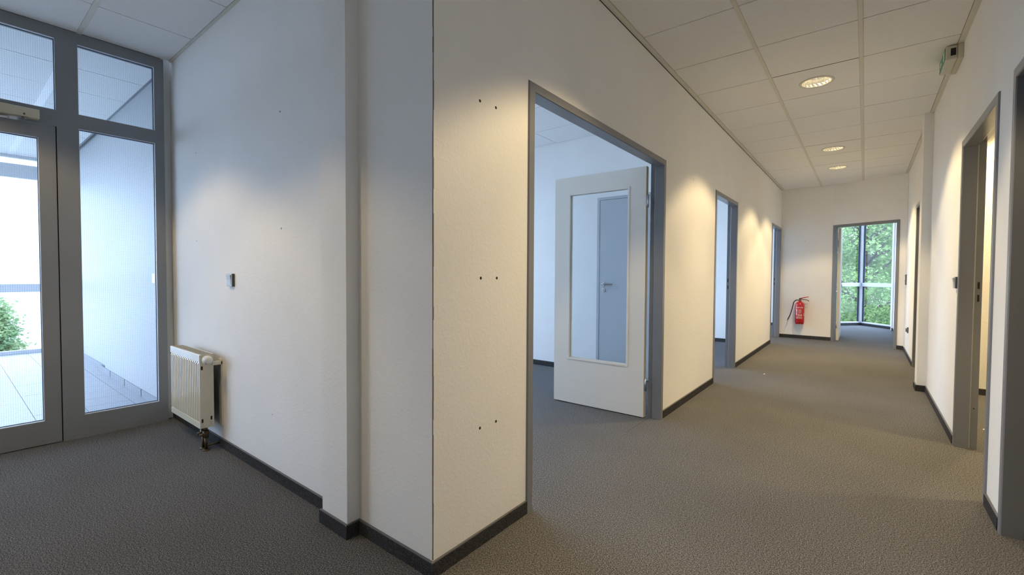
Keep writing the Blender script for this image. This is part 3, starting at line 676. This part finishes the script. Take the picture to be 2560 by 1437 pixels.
m_leafA = leafmat('leaves_a', (.12, .21, .07), (.30, .41, .16)); m_leafB = leafmat('leaves_b', (.07, .15, .055), (.18, .28, .10)); m_con = leafmat('needles', (.16, .26, .12), (.32, .40, .20))
m_bark = mat('bark', (.09, .075, .06), .9)
def tree(name, x, y, h, rad_, n, seed, ml, label, conifer=False, z0=-3.5):
    rnd = random.Random(seed); e = empty(name, (x, y, z0), 0, label=label, category='tree', group='trees outside the windows')
    tr = MB(); tr.tube([(0, 0, 0), (.05, .02, h*.4), (-.05, 0, h*.8), (0, 0, h*.95)], [.16, .13, .07, .02], 10)
    tips = []
    for i in range(26):
        a = rnd.uniform(0, 2*PI); zz = rnd.uniform(.25, .92)*h
        R_ = rad_*(1-.9*zz/h) if conifer else rad_*math.sqrt(max(.05, 1-((zz/h-.55)/.5)**2))*rnd.uniform(.6, 1)
        p = (R_*math.cos(a), R_*math.sin(a), zz+R_*(.25 if not conifer else -.1)); tips.append(p)
        tr.tube([(0, 0, zz*.85), (p[0]*.5, p[1]*.5, zz*.95), p], [.05, .03, .008], 6)
    tr.build('trunk', m_bark, e)
    vs = []; fs = []
    cl_ = []
    for i in range(260):
        zz = rnd.uniform(.12 if conifer else .08, 1.0)*h; a = rnd.uniform(0, 2*PI)
        R_ = rad_*(1-.95*zz/h) if conifer else rad_*math.sqrt(max(.03, 1-((zz/h-.52)/.52)**2))
        rr = R_*math.sqrt(rnd.random()); cl_.append((rr*math.cos(a), rr*math.sin(a), zz, rnd.uniform(.35, .75)*(.6 if conifer else 1)))
    for i in range(n):
        cx, cy, cz, s = rnd.choice(cl_); d = Vector((rnd.gauss(0, 1), rnd.gauss(0, 1), rnd.gauss(0, .55)))*s*.5; c = Vector((cx, cy, cz))+d
        L_ = rnd.uniform(.07, .14); ax = Vector((rnd.gauss(0, 1), rnd.gauss(0, 1), rnd.gauss(-.3, .5))).normalized(); si = ax.cross(Vector((rnd.gauss(0, 1), rnd.gauss(0, 1), rnd.gauss(0, 1)))).normalized()
        k_ = len(vs); vs += [c, c+ax*L_*.5+si*L_*.28, c+ax*L_, c+ax*L_*.5-si*L_*.28]; fs.append((k_, k_+1, k_+2, k_+3))
    me = bpy.data.meshes.new('foliage'); me.from_pydata([tuple(v) for v in vs], [], fs); me.materials.append(ml)
    o = bpy.data.objects.new('foliage', me); COL.objects.link(o); o.parent = e; o['kind'] = 'stuff'
tree('broadleaf_tree', 1.3, 18.5, 8.5, 2.3, 52000, 1, m_leafA, 'light green leafy tree nearest behind the bay window at the corridor end')
tree('broadleaf_tree', 2.3, 24.2, 9.5, 2.5, 52000, 2, m_leafA, 'leafy tree showing in the right-hand pane of the far bay window')
tree('broadleaf_tree', -.5, 31, 10.5, 2.7, 52000, 3, m_leafB, 'darker green tree standing behind the others outside the far bay window')
tree('broadleaf_tree', 2.6, 41, 11, 3.2, 52000, 4, m_leafB, 'darker distant tree glimpsed between branches in the far bay window')
tree('conifer_tree', -19, -.30, 3.75, 1.4, 20000, 5, m_con, 'small bushy green tree seen low through the glazed lobby door', True)
MB().box(-3.575, -3.495, -.010, .004, 1.065, 1.145).build('light_switch', m_white, None, bevel=.002, label='small white light switch on the lobby wall seen through the wired glass', category='switch')
m_house = mat('house_render_white', (.8, .8, .78), .8)
hb = empty('neighbour_house', (-34, 2, -3.5), 0, label='white house with a small grey window beyond the lobby glazing', category='building')
hw = MB().box(-4, 0, -9, 7, 0, 12).build('wall', m_house, hb)
for y, z in ((-1.8, 5.9), (-6, 5.9), (4, 5.9)):
    wq = MB().box(.0, .06, y-.55, y+.55, z, z+1.35).build('window', m_winwhite, hb); MB().box(.06, .075, y-.48, y+.48, z+.07, z+.62).box(.06, .075, y-.48, y+.48, z+.72, z+1.28).build('pane', m_switch, wq)
# parent-space fix: radiator parts were modelled in world coordinates
for o in rad.children: o.matrix_parent_inverse = Matrix.Translation(-rad.location)
bpy.context.view_layer.update()
